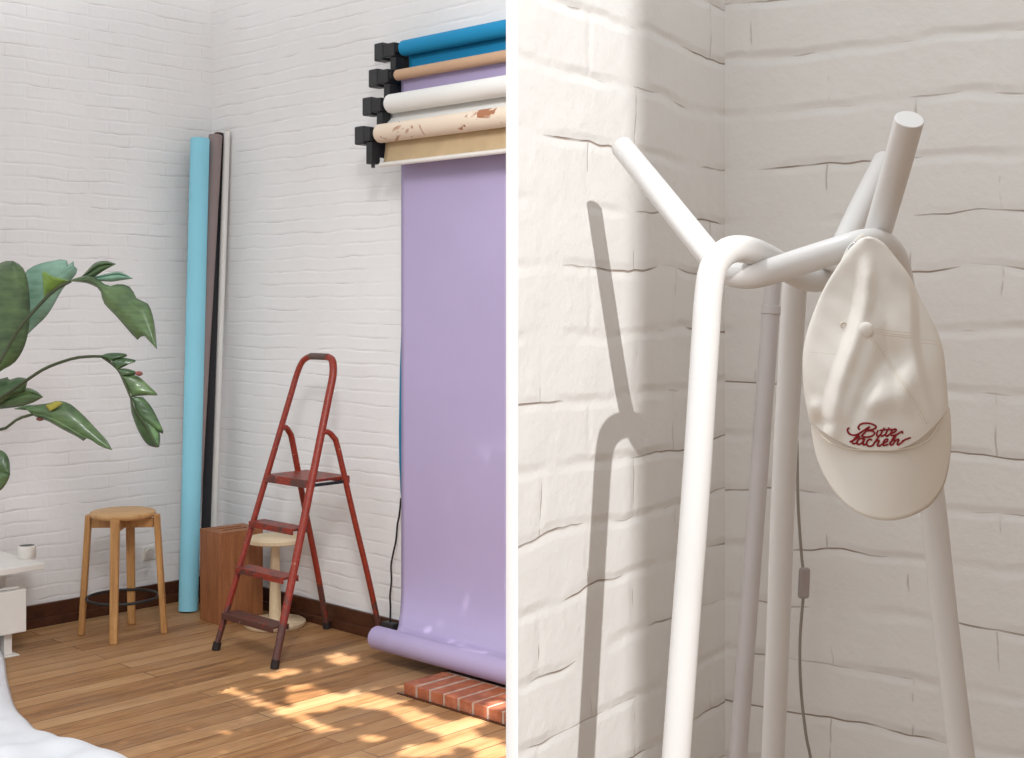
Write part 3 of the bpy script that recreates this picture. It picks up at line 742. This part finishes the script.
def fdepth(px, py, u):
    """front surface distance from the lens plane"""
    v = sstep(py, 236, 430); hh = .010+.038*v
    d = 1.306-hh*math.sqrt(max(0, 1-abs(u)**2.6))
    edge = max(0, 1-abs(u)**6)
    rx = interp(RIDGE, py); d += .010*(1-sstep(px, rx-9, rx+3))*sstep(py, 244, 300)*edge - .005*math.exp(-((px-rx-5)/7)**2)*sstep(py, 244, 280)*edge
    fx = interp(RFOLD, py); d += .011*sstep(px, fx-4, fx+7)*sstep(py, 262, 300)*(1-.6*sstep(py, 380, 430))*edge
    # dents and puffs of the soft front panels
    d += .015*gauss(px, py, 893, 360, 13, 15)+.008*gauss((px-870)+(py-385)*.45+866, py, 866, 385, 8, 34)+.006*gauss(px, py, 884, 340, 7, 16)
    d -= .005*gauss(px, py, 880, 400, 18, 12)+.004*gauss(px, py, 905, 395, 9, 18)
    d += .0006*math.sin((px*.6+py)*.10)*edge+.0003*math.sin((px-1.2*py)*.17+1.5)*edge
    d -= .005*gauss(px, py, 815, 408, 8, 9); d += .005*gauss(px, py, 822, 424, 10, 6)
    return d
NU, NV = 200, 170; rows = []
for j in range(NV+1):
    v = j/NV; row = []
    for k in range(NU):
        th_ = 2*math.pi*k/NU; u = math.cos(th_); front = math.sin(th_) >= 0
        py = 239+(botm(u)-239)*v; px = xy_u(py, u)
        if front: d = fdepth(px, py, u)
        else:
            vv = sstep(py, 240, 420); d = 1.306+(.004+.030*vv)*math.sqrt(max(0, 1-abs(u)**2.6))
        row.append(P(px, py, d))
    rows.append(row)
cap_c = P(876, 240, 1.31)
cp = empty('baseball_cap', P(876, 520, 1.29), 'off-white cotton baseball cap with red script embroidery hanging on the coat stand', 'cap')
m = MB().grid(rows, True); n0 = len(m.v)
top = sum((Vector(v) for v in rows[0]), Vector())/NU-Vector((0, 0, -.0)); m.v.append(tuple(top+Vector((0, 0, .002))))
for k in range(NU): m.f.append((k, n0, (k+1) % NU))
m.build('crown', CAP, cp, smooth=True, solid=.0014)
def surf(px, py, lift=.0012):
    l, r = interp(XL, py), interp(XR, py); u = (px-(l+r)/2)/((r-l)/2); u = max(-.995, min(.995, u))
    return P(px, py, fdepth(px, py, u)-lift)
def stitch(pts, r=.0006, lift=.0004, m=THREAD, name='seam', parent=cp, n=50):
    pp = resample(spline([Vector((p[0], p[1], 0)) for p in pts], 6), n)
    return MB().tube([surf(q.x, q.y, lift) for q in pp], r, 8).build(name, m, parent, smooth=True)
for off in (-3, 0, 3):
    stitch([(870+off, 333), (885+off, 357), (900+off, 380), (915+off, 402), (927+off, 424)], .0007 if off == 0 else .0005)
for off in (0, 3, 5): stitch([(876, 329+off), (892, 331+off), (911, 333+off)], .0005)
for off in (0, 3.5): stitch([(917, 340+off), (930, 340+off), (940, 343+off)], .0005)
for off in (0, 5): stitch([(852-off, 340), (842-off, 362), (834-off, 385), (829-off, 410), (826-off, 430)], .0005)
stitch([(807, 352), (820, 353), (834, 354), (842, 355)], .0004)
stitch([(818, 432), (832, 444), (850, 449), (877, 450.5), (905, 449), (928, 440), (943, 418)], .0006, .0006)
MB().sphere(surf(866, 330, .001), .0078, sc=(1, .62, 1)).build('button', CAP, cp, smooth=True)
ey = surf(843.5, 325, .0008); MB().tube([ey+Vector((.0026*math.cos(a), 0, .0026*math.sin(a))) for a in [2*math.pi*k/20 for k in range(21)]], .0008, 8).build('eyelet', THREAD, cp, smooth=True)
# brim
OUT = [(811.5, 424), (814, 440), (817, 455), (822, 469), (829, 483), (838, 496), (849, 507), (862, 515), (876, 519.5), (890, 520.5), (903, 518.5), (916, 513.5), (928, 506), (938, 494), (944.5, 480), (948.5, 460), (950, 440), (949.5, 422), (948.5, 409)]
N = 64; OC = resample(spline([Vector((x, y, 0)) for x, y in OUT], 6), N)
def seam(t):
    u = -1+2*t; py = botm(u)-3; return Vector((812+(947-812)*t, py, 0))
def bdepth(px, py):
    u = max(-1, min(1, (px-881)/69)); return 1.303-.040*(1-abs(u)**2.2)-.010*max(0, (py-440)/80)*(1-u*u)
rows = []
for j in range(19):
    w = j/18; row = []
    for i in range(N):
        t = i/(N-1); q = seam(t).lerp(OC[i], w); row.append(P(q.x, q.y, bdepth(q.x, q.y)))
    rows.append(row)
bo_ = MB().grid(rows).build('brim', BRIM, cp, smooth=True, solid=.0030)
for w in (.16, .30, .44, .58, .72, .86, .96):
    ps = []
    for i in range(2, N-2):
        q = seam(i/(N-1)).lerp(OC[i], w); ps.append(P(q.x, q.y, bdepth(q.x, q.y)-.0015))
    MB().tube(ps, .00030, 6).build('stitching', BRIM, bo_, smooth=True)
# strap over the hook with its buckle
sp_ = [(845, 262, 1.315), (850, 251, 1.318), (856, 244, 1.322), (864, 237, 1.330), (874, 234, 1.345)]
sc3 = resample(spline(path3(sp_), 6), 20)
MB().tube(sc3, .0042, 12, sx=.35, up=Vector((0, 1, 0))).build('strap', CAP, cp, smooth=True)
bk = P(853.5, 246.5, 1.308)
rg = [bk+Vector((.0040*math.cos(a)*.8+.0030*math.sin(a), .0, .0044*math.sin(a))) for a in [2*math.pi*k/24 for k in range(25)]]
MB().tube(rg, .0011, 8).build('buckle', CHROME, cp, smooth=True)
MB().tube([P(851, 251, 1.310), P(846.5, 257, 1.311)], .0012, 8).build('clasp', CHROME, cp, smooth=True)
# red embroidery, two lines of script
S = []
S.append([(200, 285), (182, 295), (180, 318), (198, 345), (240, 360), (290, 347), (345, 312), (405, 272)])
S.append([(408, 268), (375, 310), (345, 345), (318, 368)])
S.append([(305, 306), (290, 285), (298, 262), (325, 243), (370, 236), (420, 243), (462, 262), (472, 280), (450, 297), (405, 308), (375, 314)])
S.append([(375, 314), (430, 316), (456, 336), (440, 362), (395, 378), (345, 378), (322, 368)])
S.append([(495, 308), (478, 345), (488, 372), (520, 352)])
S.append([(556, 282), (522, 345), (530, 370), (566, 352)])
S.append([(606, 280), (572, 345), (580, 370), (618, 348)])
S.append([(505, 312), (560, 305), (640, 300)])
S.append([(618, 345), (660, 328), (680, 306), (660, 298), (632, 318), (620, 348), (640, 364), (690, 350), (735, 322), (745, 345)])
S.append([(198, 430), (240, 412), (284, 384), (300, 366), (282, 368), (246, 400), (228, 430), (240, 446), (284, 436)])
S.append([(350, 400), (310, 394), (278, 424), (282, 452), (318, 446), (355, 398)])
S.append([(358, 395), (338, 438), (346, 460), (380, 446)])
S.append([(300, 374), (306, 380)]); S.append([(345, 378), (351, 384)])
S.append([(432, 412), (404, 402), (376, 432), (382, 466), (420, 472), (456, 444)])
S.append([(505, 368), (468, 418), (438, 470)])
S.append([(446, 442), (490, 412), (502, 424), (484, 458), (500, 472), (540, 448)])
S.append([(545, 442), (582, 424), (592, 402), (566, 404), (546, 434), (552, 466), (600, 452)])
S.append([(604, 446), (650, 402), (676, 366), (656, 376), (622, 432), (622, 462), (652, 448)])
S.append([(668, 406), (644, 458)]); S.append([(650, 440), (690, 402), (704, 410), (688, 446), (702, 458), (738, 432)])
S.append([(750, 408), (735, 440)]); S.append([(738, 432), (764, 408), (790, 398), (828, 384)])
em = MB()
for st_ in S:
    px_ = [(830+x*.0977, 400+y*.0977) for x, y in st_]
    pp = resample(spline([Vector((p[0], p[1], 0)) for p in px_], 6), max(10, len(px_)*6))
    em.tube([surf(q.x, q.y, .0011) for q in pp], [.00088 if 0 < i < len(pp)-1 else .0004 for i in range(len(pp))], 8)
em.build('embroidery', REDTH, cp, smooth=True)

# ------------------------------------------------------------------ light
def lamp(name, typ, loc, target, energy, color=(1, 1, 1), **kw):
    L = bpy.data.lights.new(name, typ); L.energy = energy; L.color = color
    for k, v in kw.items(): setattr(L, k, v)
    o = bpy.data.objects.new(name, L); COL.objects.link(o); o.location = loc
    o.rotation_euler = (Vector(target)-Vector(loc)).to_track_quat('-Z', 'Y').to_euler(); return o
w = bpy.data.worlds.new('sky'); SC.world = w; w.use_nodes = True
w.node_tree.nodes['Background'].inputs[0].default_value = (.955, .98, 1.0, 1); w.node_tree.nodes['Background'].inputs[1].default_value = 1.0
# daylight through the big studio window, left room
lamp('studio_window', 'AREA', (-.35, 1.6, 3.6), (-1.6, 6.5, .9), 115, (.98, .99, 1), shape='RECTANGLE', size=.6, size_y=1.0)
# low sun cut to a narrow slit by two added panels behind the camera
LD = Vector((.167*math.cos(math.radians(25)), -.986*math.cos(math.radians(25)), math.sin(math.radians(25)))); TG = Vector((.12, 1.6, 1.45)); SPOS = TG+LD*6
sunp = lamp('low_sun', 'SPOT', SPOS, TG, 1350, (.99, .99, .985), spot_size=math.radians(13), spot_blend=.1, shadow_soft_size=.018)
def edge_x(pt, y): k = (y-SPOS.y)/(pt[1]-SPOS.y); return SPOS.x+(pt[0]-SPOS.x)*k
ye = -1.5; xr_ = edge_x((.173, 1.857), ye); xl_ = edge_x((-.022, 1.5), ye)
m = MB().box((xr_, ye, 0), (.7, 0, 0), (0, .04, 0), (0, 0, 4.2)); tag(m.build('sun_blocker_1', WHT, bevel=.003), kind='structure')  # added unseen panel, its edge ends the sun on the brick
m = MB().box((xl_-.6, ye, 0), (.6, 0, 0), (0, .04, 0), (0, 0, 4.2)); tag(m.build('sun_blocker_2', WHT, bevel=.003), kind='structure')  # added unseen panel, keeps the sun out of the studio side
# dappled sun on the studio floor through an added unseen branch, gaps shaped for it
T2 = flo(385, 712); S2 = T2+(Vector((-1.55, 2.6, 5.6))-T2)*2.0
lamp('roof_sun', 'SPOT', S2, T2, 20000, (1, .96, .92), spot_size=math.radians(9.0), spot_blend=.3, shadow_soft_size=.05)
FR = .725; cc = S2.lerp(T2, FR)
tb_ = empty('branch_gobo', cc, 'unseen leafy branch added with gaps shaped to dapple the sun on the floor', 'branch')
ax = (T2-S2).normalized(); U = ax.orthogonal().normalized(); V = ax.cross(U); lf = MB(); rn = random.Random(11)
bright = []
def hole(px, py, rad):
    q = flo(px, py); k = (cc-S2).dot(ax)/((q-S2).dot(ax)); h_ = S2+(q-S2)*k-cc; bright.append((h_.dot(U), h_.dot(V), rad*k))
for (px, py, rad) in ((308, 697, .085), (318, 706, .07), (301, 689, .05), (352, 697, .05), (366, 700, .07), (382, 704, .065), (345, 660, .05), (336, 656, .03), (372, 738, .03), (430, 750, .07), (415, 752, .05),
                      (405, 712, .05), (420, 719, .055), (438, 726, .055), (458, 735, .06), (480, 743, .06), (500, 752, .06), (470, 722, .05), (500, 716, .04), (277, 676, .03), (290, 672, .035), (262, 650, .0)):
    if rad: hole(px, py, rad)
for i in range(12): hole(228+i*9.2, 690+i*3.6, .022)          # the long thin streak
def seg_free(u_, v_): return any(math.hypot(u_-a, v_-b) < r+.014 for a, b, r in bright)
for i in range(9500):
    u_, v_ = rn.uniform(-.68, .68), rn.uniform(-.68, .68)
    if seg_free(u_, v_): continue
    o = cc+U*u_+V*v_+ax*rn.uniform(-.06, .06); an = rn.uniform(0, 6.28); L_ = rn.uniform(.045, .07)
    d1 = (U*math.cos(an)+V*math.sin(an)+ax*rn.uniform(-.3, .3)).normalized(); d2 = d1.cross(ax).normalized()
    lf.add([o-d1*L_/2, o-d2*L_*.3, o+d1*L_/2, o+d2*L_*.3, o+ax*.004], [(0, 1, 4), (1, 2, 4), (2, 3, 4), (3, 0, 4)])
tag(lf.build('foliage', LEAF, tb_), kind='stuff')
MB().tube(spline([cc-U*.7+ax*.07, cc-U*.3+V*.05, cc-U*.1+V*.25, cc+U*.3+V*.4], 6), .010, 8).build('twig', STALK, tb_, smooth=True)

# ------------------------------------------------------------------ camera
cam = bpy.data.cameras.new('camera'); co_ = bpy.data.objects.new('camera', cam); COL.objects.link(co_)
cam.sensor_width = 36; cam.lens = F/1024*36; cam.shift_y = -(379-PY0)/1024; cam.clip_start = .05
co_.location = (0, 0, CH); co_.rotation_euler = (math.radians(90), 0, 0); SC.camera = co_
vs = SC.view_settings; vs.view_transform = 'Standard'; vs.look = 'None'; vs.exposure = 0; vs.gamma = 1
try: vs.use_curve_mapping = False
except Exception: pass
